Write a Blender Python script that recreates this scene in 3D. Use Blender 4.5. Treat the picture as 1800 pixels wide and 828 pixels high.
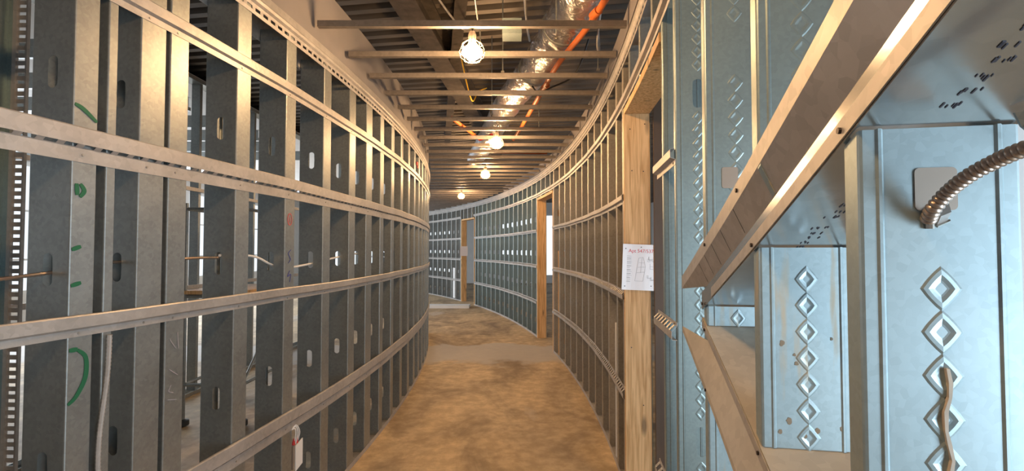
import bpy, math, random
from mathutils import Vector, Matrix, noise
random.seed(7)
for o in list(bpy.data.objects): bpy.data.objects.remove(o)
SC = bpy.context.scene
COL = SC.collection
pi = math.pi

# ------------------------------------------------------------------ camera
PITCH = math.atan(25/860.0)
cam = bpy.data.cameras.new('camera'); cam_o = bpy.data.objects.new('camera', cam); COL.objects.link(cam_o)
cam.sensor_width = 36; cam.lens = 36*860/1800.0; cam.clip_start = 0.02; cam.clip_end = 200
cam_o.location = (0, 0, 1.5); cam_o.rotation_euler = (pi/2+PITCH, 0, 0)
SC.camera = cam_o
# ------------------------------------------------------------------ world, daylight, exposure
SC.view_settings.view_transform = 'Standard'; SC.view_settings.look = 'None'
SC.view_settings.exposure = 0.1; SC.view_settings.gamma = 1; SC.view_settings.use_curve_mapping = False
w = bpy.data.worlds.new('sky'); SC.world = w; w.use_nodes = True
bg = w.node_tree.nodes['Background']; bg.inputs[0].default_value = (0.86, 0.94, 1.0, 1); bg.inputs[1].default_value = 1.1

def area(name, loc, rot, sx, sy, power, col):
    l = bpy.data.lights.new(name, 'AREA'); l.shape = 'RECTANGLE'; l.size = sx; l.size_y = sy
    l.energy = power; l.color = col
    o = bpy.data.objects.new(name, l); COL.objects.link(o); o.location = loc; o.rotation_euler = rot
    return o
# daylight coming in through the window rows of the two outer walls, plus an added fill
area('daylight_left', (-8.7, 11, 1.9), (0, -pi/2, 0), 2.2, 12, 480, (0.84, 0.92, 1.0))
area('daylight_right', (5.9, 3.0, 1.9), (0, pi/2, 0), 2.2, 9, 60, (0.86, 0.94, 1.0))
area('added_fill_rear', (2.1, -1.1, 1.0), (pi/2, 0, math.radians(46)), 1.0, 1.5, 78, (0.72, 0.88, 1.0))  # added cool fill with no window here, brightens the near studs
LAMP_GLOW = 570
LAMPS = [(-0.22, 0.35, 2.62), (-0.234, 2.84, 2.66), (-0.168, 5.30, 2.66), (-0.413, 7.53, 2.66), (-1.10, 10.59, 2.66)]

# ------------------------------------------------------------------ geometry of the two concentric curved walls
CX, CY, RL, RR = -21.24, 4.6, 20.17, 22.0
DEP = 0.152                       # stud depth
def PL(s, n, z):                  # left wall: s along it, n out into the corridor
    a = s/RL; r = RL+n
    return Vector((CX+r*math.cos(a), CY+r*math.sin(a), z))
def PR(s, n, z):
    a = s/RR; r = RR-n
    return Vector((CX+r*math.cos(a), CY+r*math.sin(a), z))

# ------------------------------------------------------------------ materials
def mat(name, col, rough=0.5, metal=0.0, noise_scale=0, var=0.0, bump=0.0, col2=None, emis=0, vec=(1,1,1), detail=4, bscale=None):
    m = bpy.data.materials.new(name); m.use_nodes = True; nt = m.node_tree; b = nt.nodes['Principled BSDF']
    b.inputs['Base Color'].default_value = (*col, 1); b.inputs['Roughness'].default_value = rough; b.inputs['Metallic'].default_value = metal
    if emis:
        b.inputs['Emission Color'].default_value = (*col, 1); b.inputs['Emission Strength'].default_value = emis
    if noise_scale:
        tc = nt.nodes.new('ShaderNodeTexCoord'); mp = nt.nodes.new('ShaderNodeMapping'); mp.inputs['Scale'].default_value = vec
        nt.links.new(tc.outputs['Object'], mp.inputs[0])
        n = nt.nodes.new('ShaderNodeTexNoise'); n.inputs['Scale'].default_value = noise_scale; n.inputs['Detail'].default_value = detail
        nt.links.new(mp.outputs[0], n.inputs['Vector'])
        r = nt.nodes.new('ShaderNodeValToRGB'); r.color_ramp.elements[0].position = 0.32; r.color_ramp.elements[1].position = 0.7
        c2 = col2 or tuple(max(0, c*(1-var)) for c in col)
        r.color_ramp.elements[0].color = (*c2, 1); r.color_ramp.elements[1].color = (*col, 1)
        nt.links.new(n.outputs[0], r.inputs[0]); nt.links.new(r.outputs[0], b.inputs['Base Color'])
        if bump:
            bp = nt.nodes.new('ShaderNodeBump'); bp.inputs['Strength'].default_value = bump; bp.inputs['Distance'].default_value = 0.01
            nn = n
            if bscale:
                nn = nt.nodes.new('ShaderNodeTexNoise'); nn.inputs['Scale'].default_value = bscale
                nt.links.new(mp.outputs[0], nn.inputs['Vector'])
            nt.links.new(nn.outputs[0], bp.inputs['Height']); nt.links.new(bp.outputs[0], b.inputs['Normal'])
    return m

def galv(name, col, rough, metal, spangle=90, var=0.25, stain=None, bump=0.05):
    m = mat(name, col, rough, metal); nt = m.node_tree; b = nt.nodes['Principled BSDF']; L = nt.links.new
    tc = nt.nodes.new('ShaderNodeTexCoord')
    v = nt.nodes.new('ShaderNodeTexVoronoi'); v.inputs['Scale'].default_value = spangle; L(tc.outputs['Object'], v.inputs['Vector'])
    n = nt.nodes.new('ShaderNodeTexNoise'); n.inputs['Scale'].default_value = 5; n.inputs['Detail'].default_value = 5; L(tc.outputs['Object'], n.inputs['Vector'])
    bw = nt.nodes.new('ShaderNodeRGBToBW'); L(v.outputs['Color'], bw.inputs[0])
    ad = nt.nodes.new('ShaderNodeMath'); ad.operation = 'MULTIPLY_ADD'; L(bw.outputs[0], ad.inputs[0]); ad.inputs[1].default_value = 0.35; L(n.outputs[0], ad.inputs[2])
    r = nt.nodes.new('ShaderNodeValToRGB'); r.color_ramp.elements[0].position = 0.35; r.color_ramp.elements[1].position = 0.95
    r.color_ramp.elements[0].color = (*[c*(1-var) for c in col], 1); r.color_ramp.elements[1].color = (*[min(1, c*1.08) for c in col], 1)
    L(ad.outputs[0], r.inputs[0]); last = r.outputs[0]
    if stain:
        mp = nt.nodes.new('ShaderNodeMapping'); mp.inputs['Scale'].default_value = (22, 22, 2.5); L(tc.outputs['Object'], mp.inputs[0])
        n2 = nt.nodes.new('ShaderNodeTexNoise'); n2.inputs['Scale'].default_value = 1.6; n2.inputs['Detail'].default_value = 7; L(mp.outputs[0], n2.inputs['Vector'])
        r2 = nt.nodes.new('ShaderNodeValToRGB'); r2.color_ramp.elements[0].position = 0.55; r2.color_ramp.elements[1].position = 0.66
        r2.color_ramp.elements[0].color = (0, 0, 0, 1); r2.color_ramp.elements[1].color = (0.8, 0.8, 0.8, 1); L(n2.outputs[0], r2.inputs[0])
        mx = nt.nodes.new('ShaderNodeMixRGB'); L(r2.outputs[0], mx.inputs[0]); L(last, mx.inputs[1]); mx.inputs[2].default_value = (*stain, 1); last = mx.outputs[0]
        m2 = nt.nodes.new('ShaderNodeMath'); m2.operation = 'MULTIPLY_ADD'; L(r2.outputs[0], m2.inputs[0]); m2.inputs[1].default_value = -metal*0.9; m2.inputs[2].default_value = metal
        L(m2.outputs[0], b.inputs['Metallic'])
    L(last, b.inputs['Base Color'])
    bp = nt.nodes.new('ShaderNodeBump'); bp.inputs['Strength'].default_value = bump; bp.inputs['Distance'].default_value = 0.004
    L(n.outputs[0], bp.inputs['Height']); L(bp.outputs[0], b.inputs['Normal'])
    return m

M = {}
M['galv'] = galv('galvanized_steel', (0.36, 0.385, 0.385), 0.42, 0.80)
M['galv_warm'] = galv('warm_lit_dusty_stud', (0.42, 0.385, 0.33), 0.45, 0.7)  # dusty stud steel with the warm lamp tint put into its colour
M['galv_rail'] = galv('galvanized_channel', (0.50, 0.48, 0.465), 0.46, 0.45, 60)
M['galv_joist'] = galv('dull_joist_steel', (0.27, 0.24, 0.22), 0.5, 0.5, 60)
M['galv_blue'] = galv('blue_cast_galvanized_steel', (0.36, 0.46, 0.50), 0.42, 0.62, 130, 0.15, stain=(0.45, 0.38, 0.27))
M['galv_near'] = galv('light_blue_galvanized_steel', (0.36, 0.46, 0.50), 0.42, 0.62, 130, 0.15)
M['galv_shaded'] = galv('shaded_blue_galvanized_steel', (0.28, 0.35, 0.36), 0.40, 0.70, 130, 0.15)  # darker copy of the blue steel, shade put into its colour
M['galv_mirror'] = galv('bright_galvanized_sheet', (0.62, 0.64, 0.66), 0.20, 0.92, 40, 0.15, bump=0.35)
M['galv_dusty'] = galv('dusty_galvanized_sheet', (0.55, 0.50, 0.42), 0.5, 0.35, 60, 0.2)
M['dark'] = mat('dark_slot_metal', (0.03, 0.03, 0.03), 0.6, 0.3)
M['screw'] = mat('black_screw', (0.05, 0.04, 0.04), 0.4, 0.7)
M['screw_z'] = mat('zinc_screw', (0.45, 0.42, 0.38), 0.35, 0.9)
M['green'] = mat('green_marker', (0.01, 0.13, 0.06), 0.6)
M['red'] = mat('red_plastic', (0.55, 0.03, 0.03), 0.5)
M['redink'] = mat('red_ink', (0.75, 0.12, 0.14), 0.7)
M['blackink'] = mat('dark_ink', (0.06, 0.06, 0.08), 0.7)
M['greyink'] = mat('grey_print', (0.33, 0.32, 0.35), 0.7)
M['blueink'] = mat('blue_ink', (0.06, 0.08, 0.35), 0.7)
M['paper'] = mat('paper', (0.80, 0.76, 0.80), 0.25, 0, 3, 0.06)
M['plastic_white'] = mat('white_plastic', (0.85, 0.85, 0.85), 0.35)
M['white_paint'] = mat('white_painted_board', (0.78, 0.79, 0.80), 0.7, 0, 4, 0.06)
M['gyp'] = mat('grey_gypsum_board', (0.24, 0.225, 0.23), 0.7, 0, 2.0, 0.22)
M['copper'] = mat('bronze_armour', (0.42, 0.34, 0.29), 0.33, 0.85)
M['orange'] = mat('orange_pipe_plastic', (0.60, 0.15, 0.03), 0.5, 0, 8, 0.25)
M['brown'] = mat('dark_brown_board', (0.13, 0.08, 0.05), 0.55, 0, 6, 0.4, vec=(1, 1, .2))
M['tan'] = mat('tan_film', (0.40, 0.34, 0.29), 0.45, 0.4, 5, 0.2)
M['deck'] = mat('metal_deck_dusty', (0.17, 0.145, 0.125), 0.55, 0.45, 3, 0.5, vec=(.4, 2, 1))
M['beam'] = mat('fireproofed_beam', (0.07, 0.055, 0.045), 0.9, 0, 12, 0.5, bump=.5)
M['bulb'] = mat('glowing_bulb', (1.0, 0.60, 0.28), 0.5, emis=LAMP_GLOW)
M['cage'] = mat('lamp_cage_wire', (0.30, 0.18, 0.08), 0.5, 0.4)
M['yellow'] = mat('yellow_plastic', (0.85, 0.50, 0.03), 0.5)
M['black'] = mat('black_rubber', (0.03, 0.03, 0.03), 0.5)
M['winframe'] = mat('white_window_frame', (0.80, 0.82, 0.84), 0.5)
M['rust'] = mat('rust_spot', (0.30, 0.24, 0.17), 0.8, 0, 60, 0.4)
M['stain'] = mat('mud_run', (0.60, 0.54, 0.46), 0.8, 0, 20, 0.3)

def foil():
    m = mat('foil_duct_wrap', (0.66, 0.66, 0.67), 0.30, 1.0); nt = m.node_tree; b = nt.nodes['Principled BSDF']
    tc = nt.nodes.new('ShaderNodeTexCoord'); n = nt.nodes.new('ShaderNodeTexNoise'); n.inputs['Scale'].default_value = 14; n.inputs['Detail'].default_value = 6
    n.inputs['Distortion'].default_value = 1.5
    nt.links.new(tc.outputs['Object'], n.inputs['Vector'])
    bp = nt.nodes.new('ShaderNodeBump'); bp.inputs['Strength'].default_value = 0.9; bp.inputs['Distance'].default_value = 0.03
    nt.links.new(n.outputs[0], bp.inputs['Height']); nt.links.new(bp.outputs[0], b.inputs['Normal'])
    return m
M['foil'] = foil()
def wood():
    m = mat('pine_wood', (0.72, 0.46, 0.24), 0.55); nt = m.node_tree; b = nt.nodes['Principled BSDF']; L = nt.links.new
    tc = nt.nodes.new('ShaderNodeTexCoord'); mp = nt.nodes.new('ShaderNodeMapping'); mp.inputs['Scale'].default_value = (1, 1, 0.06); L(tc.outputs['Object'], mp.inputs[0])
    n = nt.nodes.new('ShaderNodeTexNoise'); n.inputs['Scale'].default_value = 60; n.inputs['Detail'].default_value = 6; n.inputs['Distortion'].default_value = 0.6; L(mp.outputs[0], n.inputs['Vector'])
    r = nt.nodes.new('ShaderNodeValToRGB'); r.color_ramp.elements[0].position = 0.35; r.color_ramp.elements[1].position = 0.62
    r.color_ramp.elements[0].color = (0.52, 0.29, 0.11, 1); r.color_ramp.elements[1].color = (0.80, 0.52, 0.26, 1); L(n.outputs[0], r.inputs[0])
    mp2 = nt.nodes.new('ShaderNodeMapping'); mp2.inputs['Scale'].default_value = (9, 9, 2.6); L(tc.outputs['Object'], mp2.inputs[0])
    v = nt.nodes.new('ShaderNodeTexVoronoi'); v.inputs['Scale'].default_value = 1.0; L(mp2.outputs[0], v.inputs['Vector'])
    r2 = nt.nodes.new('ShaderNodeValToRGB'); r2.color_ramp.elements[0].position = 0.08; r2.color_ramp.elements[1].position = 0.2
    r2.color_ramp.elements[0].color = (0.25, 0.25, 0.25, 1); r2.color_ramp.elements[1].color = (1, 1, 1, 1); L(v.outputs['Distance'], r2.inputs[0])
    mx = nt.nodes.new('ShaderNodeMixRGB'); mx.blend_type = 'MULTIPLY'; mx.inputs[0].default_value = 0.8; L(r.outputs[0], mx.inputs[1]); L(r2.outputs[0], mx.inputs[2])
    L(mx.outputs[0], b.inputs['Base Color'])
    return m
M['wood'] = wood()
def concrete():
    m = mat('stained_concrete', (0.42, 0.36, 0.28), 0.62); nt = m.node_tree; b = nt.nodes['Principled BSDF']; L = nt.links.new
    tc = nt.nodes.new('ShaderNodeTexCoord')
    def nz(sc, det, a, c, vec=(1, 1, 1), dist=0.0):
        mp = nt.nodes.new('ShaderNodeMapping'); mp.inputs['Scale'].default_value = vec; L(tc.outputs['Object'], mp.inputs[0])
        n = nt.nodes.new('ShaderNodeTexNoise'); n.inputs['Scale'].default_value = sc; n.inputs['Detail'].default_value = det; n.inputs['Distortion'].default_value = dist
        n.inputs['Roughness'].default_value = 0.62; L(mp.outputs[0], n.inputs['Vector'])
        r = nt.nodes.new('ShaderNodeValToRGB'); r.color_ramp.elements[0].position = a; r.color_ramp.elements[1].position = c; L(n.outputs[0], r.inputs[0]); return r
    r = nz(1.1, 10, 0.34, 0.60, (1.3, .8, 1), .9)
    r.color_ramp.elements[0].color = (0.30, 0.225, 0.15, 1); r.color_ramp.elements[1].color = (0.66, 0.51, 0.32, 1)
    r2 = nz(9, 8, 0.42, 0.62); r2.color_ramp.elements[0].color = (0.74, 0.72, 0.70, 1); r2.color_ramp.elements[1].color = (1, 1, 1, 1)
    mx = nt.nodes.new('ShaderNodeMixRGB'); mx.blend_type = 'MULTIPLY'; mx.inputs[0].default_value = 1; L(r.outputs[0], mx.inputs[1]); L(r2.outputs[0], mx.inputs[2])
    r3 = nz(.9, 6, 0.60, 0.66, (1, .35, 1)); r3.color_ramp.elements[0].color = (0, 0, 0, 1); r3.color_ramp.elements[1].color = (.7, .7, .7, 1)
    mx2 = nt.nodes.new('ShaderNodeMixRGB'); L(r3.outputs[0], mx2.inputs[0]); L(mx.outputs[0], mx2.inputs[1]); mx2.inputs[2].default_value = (0.55, 0.49, 0.42, 1)
    # grey band by the second doorway: painted daylight spill plus less dusty slab
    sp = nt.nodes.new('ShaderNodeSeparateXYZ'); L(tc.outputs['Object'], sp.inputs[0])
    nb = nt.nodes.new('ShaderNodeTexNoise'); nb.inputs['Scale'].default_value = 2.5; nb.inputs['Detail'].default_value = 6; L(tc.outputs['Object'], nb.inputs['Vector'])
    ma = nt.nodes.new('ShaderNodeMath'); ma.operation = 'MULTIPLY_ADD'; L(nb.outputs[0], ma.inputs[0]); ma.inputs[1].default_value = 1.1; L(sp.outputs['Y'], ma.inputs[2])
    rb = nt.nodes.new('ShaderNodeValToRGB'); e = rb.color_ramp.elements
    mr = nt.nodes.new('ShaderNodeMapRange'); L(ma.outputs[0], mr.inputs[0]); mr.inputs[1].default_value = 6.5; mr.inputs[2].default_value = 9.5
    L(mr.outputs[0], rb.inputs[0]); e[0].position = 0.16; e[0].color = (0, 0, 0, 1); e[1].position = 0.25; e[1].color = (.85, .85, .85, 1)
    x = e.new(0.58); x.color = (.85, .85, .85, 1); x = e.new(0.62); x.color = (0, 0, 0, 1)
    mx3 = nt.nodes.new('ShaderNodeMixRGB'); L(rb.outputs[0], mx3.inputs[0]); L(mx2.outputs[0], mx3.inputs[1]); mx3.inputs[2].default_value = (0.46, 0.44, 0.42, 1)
    L(mx3.outputs[0], b.inputs['Base Color'])
    bp = nt.nodes.new('ShaderNodeBump'); bp.inputs['Strength'].default_value = 0.25; bp.inputs['Distance'].default_value = 0.01
    L(r2.outputs[0], bp.inputs['Height']); L(bp.outputs[0], b.inputs['Normal'])
    return m
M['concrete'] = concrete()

# ------------------------------------------------------------------ mesh building
def W(o):
    m = Matrix.LocRotScale(o.location, o.rotation_euler, o.scale)
    return W(o.parent) @ o.matrix_parent_inverse @ m if o.parent else m
class MB:
    def __init__(s): s.v = []; s.f = []; s.sm = False
    def add(s, vs, fs):
        b = len(s.v); s.v += [Vector(v) for v in vs]; s.f += [tuple(i+b for i in f) for f in fs]; return s
    def box(s, x0, x1, y0, y1, z0, z1, T=None):
        vs = [Vector(p) for p in ((x0,y0,z0),(x1,y0,z0),(x1,y1,z0),(x0,y1,z0),(x0,y0,z1),(x1,y0,z1),(x1,y1,z1),(x0,y1,z1))]
        if T: vs = [T(*v) for v in vs]
        return s.add(vs, [(0,3,2,1),(4,5,6,7),(0,1,5,4),(1,2,6,5),(2,3,7,6),(3,0,4,7)])
    def loft(s, rings, closed=True, cap=True):
        n = len(rings[0]); b = []; 
        for r in rings: b += r
        fs = []
        for i in range(len(rings)-1):
            for j in range(n if closed else n-1):
                k = (j+1) % n; fs.append((i*n+j, i*n+k, (i+1)*n+k, (i+1)*n+j))
        if cap: fs += [tuple(range(n))[::-1], tuple((len(rings)-1)*n+j for j in range(n))]
        return s.add(b, fs)
    def tube(s, pts, r, n=10, rf=None):
        pts = [Vector(p) for p in pts]; rings = []; up = None
        for i, p in enumerate(pts):
            t = (pts[min(i+1, len(pts)-1)]-pts[max(i-1, 0)]).normalized()
            if up is None: up = Vector((0,0,1)) if abs(t.z) < .9 else Vector((1,0,0))
            a = (up - t*up.dot(t)).normalized(); up = a; b = t.cross(a); rr = rf(i) if rf else r
            rings.append([p+a*rr*math.cos(2*pi*k/n)+b*rr*math.sin(2*pi*k/n) for k in range(n)])
        s.sm = True
        return s.loft(rings)
    def lathe(s, c, prof, n=20, axis='z'):
        c = Vector(c); rings = []
        for r, h in prof:
            rings.append([c+(Vector((r*math.cos(2*pi*k/n), r*math.sin(2*pi*k/n), h)) if axis == 'z' else Vector((r*math.cos(2*pi*k/n), h, r*math.sin(2*pi*k/n)))) for k in range(n)])
        s.sm = True
        return s.loft(rings)
    def build(s, name, m, parent=None, base=True, loc=None, rot=0):
        me = bpy.data.meshes.new(name)
        if base:
            xs = [v.x for v in s.v]; ys = [v.y for v in s.v]; zs = [v.z for v in s.v]
            c = Vector(((min(xs)+max(xs))/2, (min(ys)+max(ys))/2, min(zs)))
        else: c = Vector((0,0,0))
        me.from_pydata([v-c for v in s.v], [], s.f); me.materials.append(M[m] if isinstance(m, str) else m)
        if s.sm:
            for p in me.polygons: p.use_smooth = True
            try: me.set_sharp_from_angle(angle=math.radians(40))
            except Exception: pass
        o = bpy.data.objects.new(name, me); COL.objects.link(o)
        o.location = loc if loc is not None else c; o.rotation_euler = (0, 0, rot)
        if parent:
            o.parent = parent; o.matrix_parent_inverse = W(parent).inverted()
        return o
def tag(o, label, cat, group=None, kind=None):
    o['label'] = label; o['category'] = cat
    if group: o['group'] = group
    if kind: o['kind'] = kind
    return o
def struct(o): o['kind'] = 'structure'; return o
def copy_tree(o, parent=None):
    c = o.copy(); COL.objects.link(c)
    if parent: c.parent = parent
    for ch in list(o.children): copy_tree(ch, c)
    return c
def spline(pts, n=12):
    pts = [Vector(p) for p in pts]; out = []
    for i in range(len(pts)-1):
        p0 = pts[max(i-1,0)]; p1 = pts[i]; p2 = pts[i+1]; p3 = pts[min(i+2, len(pts)-1)]
        for k in range(n):
            t = k/n; out.append(.5*((2*p1)+(-p0+p2)*t+(2*p0-5*p1+4*p2-p3)*t*t+(-p0+3*p1-3*p2+p3)*t**3))
    return out+[pts[-1]]
ORD = ['first','second','third','fourth','fifth','sixth','seventh','eighth','ninth','tenth','eleventh','twelfth','thirteenth','fourteenth','fifteenth','sixteenth','seventeenth','eighteenth','nineteenth']
def ordw(i):
    if i < 19: return ORD[i]
    t, u = divmod(i+1, 10); tens = {2:'twenty',3:'thirty',4:'forty'}
    if u == 0: return {2:'twentieth',3:'thirtieth',4:'fortieth'}[t]
    return tens[t]+'-'+ORD[u-1]

# plate in the x-z plane (y from 0 to t) with stadium holes
def plate(mb, x0, x1, z0, z1, holes, t, sx=1):
    def P(x, z, y): return (x*sx, y, z)
    def quad(a, b, c, d):
        for y in (0, t): mb.add([P(a, c, y), P(b, c, y), P(b, d, y), P(a, d, y)], [(0,1,2,3)])
    z = z0; xc = (x0+x1)/2; A = (x1-x0)/2
    for (zc, hw, hh) in sorted(holes):
        B = hh+0.02
        if zc-B < z or zc+B > z1: continue
        quad(x0, x1, z, zc-B)
        angs = sorted(set([2*pi*k/16 for k in range(16)]+[math.atan2(B,A), pi-math.atan2(B,A), pi+math.atan2(B,A), 2*pi-math.atan2(B,A)]))
        inn = []; out = []
        for a in angs:
            ca, sa = math.cos(a), math.sin(a)
            k = min(A/abs(ca) if abs(ca) > 1e-6 else 1e9, B/abs(sa) if abs(sa) > 1e-6 else 1e9); out.append((xc+ca*k, zc+sa*k))
            # stadium outline
            ix, iz = hw*ca, hw*sa
            iz += (hh-hw)*(1 if sa > 1e-6 else (-1 if sa < -1e-6 else 0))
            inn.append((xc+ix, zc+iz))
        n = len(angs)
        for y in (0, t):
            mb.add([P(p[0], p[1], y) for p in out]+[P(p[0], p[1], y) for p in inn], [(i, (i+1)%n, n+(i+1)%n, n+i) for i in range(n)])
        mb.add([P(p[0], p[1], 0) for p in inn]+[P(p[0], p[1], t) for p in inn], [(i, (i+1)%n, n+(i+1)%n, n+i) for i in range(n)])
        z = zc+B
    quad(x0, x1, z, z1)
    for x in (x0, x1): mb.add([P(x, z0, 0), P(x, z1, 0), P(x, z1, t), P(x, z0, t)], [(0,1,2,3)])
    for zz in (z0, z1): mb.add([P(x0, zz, 0), P(x1, zz, 0), P(x1, zz, t), P(x0, zz, t)], [(0,1,2,3)])

HOLES = [(0.25, .018, .050), (0.85, .018, .050), (1.44, .018, .050), (2.04, .018, .050)]
def stud_mesh(z0, z1, side, flange, holes=HOLES, diamonds=None, ribs=False, t=0.0015, dep=DEP, eh=1.0):
    # local: x runs into the wall (side=+1 right wall, -1 left wall), y away from the camera, origin at z=0
    mb = MB(); c = 0.004
    plate(mb, c, dep-c, z0, z1, holes, t, side)
    def strip(prof):        # swept open profile [(x,y)] with thickness given as closed ring
        mb.loft([[Vector((x*side, y, z)) for x, y in prof] for z in (z0, z1)])
    # front flange with rounded heel and lip
    strip([(c, 0), (c*.3, c*.3), (0, c), (0, flange-c), (c, flange), (.012, flange), (.012, flange-t), (c+t*.5, flange-t), (t, flange-c-t*.3), (t, c), (c, t)])
    d = dep
    strip([(d-c, 0), (d-c*.3, c*.3), (d, c), (d, flange-c), (d-c, flange), (d-.012, flange), (d-.012, flange-t), (d-c-t*.5, flange-t), (d-t, flange-c-t*.3), (d-t, c), (d-c, t)])
    if ribs:
        for x in (.020, dep-.020):
            mb.loft([[Vector((xx*side, y, z)) for xx, y in ((x-.004, 0), (x-.0015, -.002), (x+.0015, -.002), (x+.004, 0))] for z in (z0, z1)])
    if diamonds:
        za, zb, step, skip = diamonds; z = za
        while z < zb:
            if not any(a < z < b for a, b in skip):
                rings = []; N = 16
                for r, h in ((.0215, 0), (.0185, -.0016), (.0135, -.002), (.0085, -.0004), (.006, 0)):
                    ring = []
                    for k in range(N):
                        a = 2*pi*k/N; ca, sa = math.cos(a), math.sin(a); q = (abs(ca)**1.12+abs(sa)**1.12)**(-1/1.12)
                        ring.append(Vector(((dep/2+r*.92*ca*q)*side, h*eh*.8, z+r*1.12*sa*q)))
                    rings.append(ring)
                mb.loft(rings, cap=False)
            z += step
    return mb
def place_stud(me_obj, s, side, first=False):
    o = me_obj if first else copy_tree(me_obj)
    R = RL if side < 0 else RR
    p = PL(s, 0, 0) if side < 0 else PR(s, 0, 0)
    o.location = p; o.rotation_euler = (0, 0, s/R)
    return o

# swept channel along a wall arc; profile points (n, z); slot = index of the profile segment that is slotted
def sweep(P, s0, s1, prof, step=0.05, slot=None, t=0.0015, zf=None, wob=0, slot_on=0.62):
    mb = MB(); N = max(2, int(round((s1-s0)/step)))
    # thickness: offset profile
    off = []
    for i, (n, z) in enumerate(prof):
        a = prof[max(i-1, 0)]; b = prof[min(i+1, len(prof)-1)]; dx, dz = b[0]-a[0], b[1]-a[1]; l = math.hypot(dx, dz) or 1
        off.append((n-dz/l*t, z+dx/l*t))
    m = len(prof)
    cuts = []
    for k in range(N):
        a = s0+(s1-s0)*k/N; b = s0+(s1-s0)*(k+1)/N
        if slot is None: cuts.append((a, b, False))
        else:
            c = a+(b-a)*slot_on; cuts += [(a, c, True), (c, b, False)]
    ss = [cuts[0][0]]+[c[1] for c in cuts]
    def dz(s): return (zf(s) if zf else 0)+wob*noise.noise(Vector((s*1.7, 3.1, 7.7)))
    V = []
    for s in ss:
        V += [P(s, n, z+dz(s)) for n, z in prof]+[P(s, n, z+dz(s)) for n, z in off]
    F = []; q = 2*m
    for i, (a, b, hole) in enumerate(cuts):
        for j in range(m-1):
            if hole and j == slot: continue
            F.append((i*q+j, i*q+j+1, (i+1)*q+j+1, (i+1)*q+j)); F.append((i*q+m+j, (i+1)*q+m+j, (i+1)*q+m+j+1, i*q+m+j+1))
        for j in (0, m-1): F.append((i*q+j, (i+1)*q+j, (i+1)*q+m+j, i*q+m+j))
    for i in (0, len(ss)-1):
        for j in range(m-1): F.append((i*q+j, i*q+j+1, i*q+m+j+1, i*q+m+j))
    mb.add(V, F)
    return mb

def screws(P, slist, z, n, parent, m='screw_z', r=.004):
    for s in slist:
        a = P(s, n, z); b = P(s, n+.003, z)
        MB().tube([a, b], r, 6).build('screw', m, parent)

# ------------------------------------------------------------------ structure: floor, deck, outer walls, windows
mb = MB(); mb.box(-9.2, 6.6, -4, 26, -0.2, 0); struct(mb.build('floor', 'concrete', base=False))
def deck():
    mb = MB(); per = 0.17; prof = []
    y = -5
    while y < 28:
        prof += [(y, 0), (y+.07, 0), (y+.085, .045), (y+.155, .045)]; y += per
    ca, sa = math.cos(math.radians(-9)), math.sin(math.radians(-9)); rings = []
    for x in (-12, 10):
        rings.append([Vector((x*ca-yy*sa, x*sa+yy*ca, 3.62+zz)) for yy, zz in prof]+[Vector((x*ca-prof[-1][0]*sa, x*sa+prof[-1][0]*ca, 3.8)), Vector((x*ca-prof[0][0]*sa, x*sa+prof[0][0]*ca, 3.8))])
    mb.loft(rings); return mb
struct(deck().build('ceiling', 'deck', base=False))
mb = MB(); mb.box(-9.0, -3.7, -4, 22, 3.50, 3.53); struct(mb.build('ceiling', 'white_paint'))
def outer_wall(name, X, th, y0, y1, wins, z0, z1, top=3.62):
    mb = MB(); ys = [y0]
    for a, b in wins: ys += [a, b]
    ys.append(y1)
    for i in range(0, len(ys), 2): mb.box(X, X+th, ys[i], ys[i+1], 0, top)
    for a, b in wins:
        mb.box(X, X+th, a, b, 0, z0); mb.box(X, X+th, a, b, z1, top)
    return struct(mb.build(name, 'white_paint'))
WL = [(-2.5+3.2*i, -2.5+3.2*i+2.2) for i in range(7)]
WRt = [(-2.6+2.3*i, -2.6+2.3*i+1.7) for i in range(8)]
outer_wall('wall_left', -9.1, .15, -4, 22, WL, .7, 3.1)
outer_wall('wall_right', 6.3, .15, -4, 22, WRt, .7, 3.0)
mb = MB(); bx = [-9.1]
BW = [(-8.2, -5.4), (-4.6, -2.6), (-.6, 1.0), (1.5, 3.1), (3.6, 5.6)]
for a, b in BW: bx += [a, b]
bx.append(6.45)
for i in range(0, len(bx), 2): mb.box(bx[i], bx[i+1], 22, 22.15, 0, 3.62)
for a, b in BW: mb.box(a, b, 22, 22.15, 0, .3).box(a, b, 22, 22.15, 3.1, 3.62)
struct(mb.build('wall_back', 'white_paint'))
for q, (a, b) in enumerate(BW):
    mb = MB(); mb.box(a, b, 22.04, 22.1, .3, .36).box(a, b, 22.04, 22.1, 3.04, 3.1).box(a, a+.05, 22.04, 22.1, .36, 3.04).box(b-.05, b, 22.04, 22.1, .36, 3.04).box((a+b)/2-.02, (a+b)/2+.02, 22.05, 22.09, .36, 3.04)
    struct(mb.build('window_%d' % (30+q), 'winframe'))
mb = MB(); mb.box(-9.1, 6.45, -4.15, -4, 0, 3.62); struct(mb.build('added_wall_front', 'white_paint'))  # unseen end wall, added to close off light behind the camera
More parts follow.
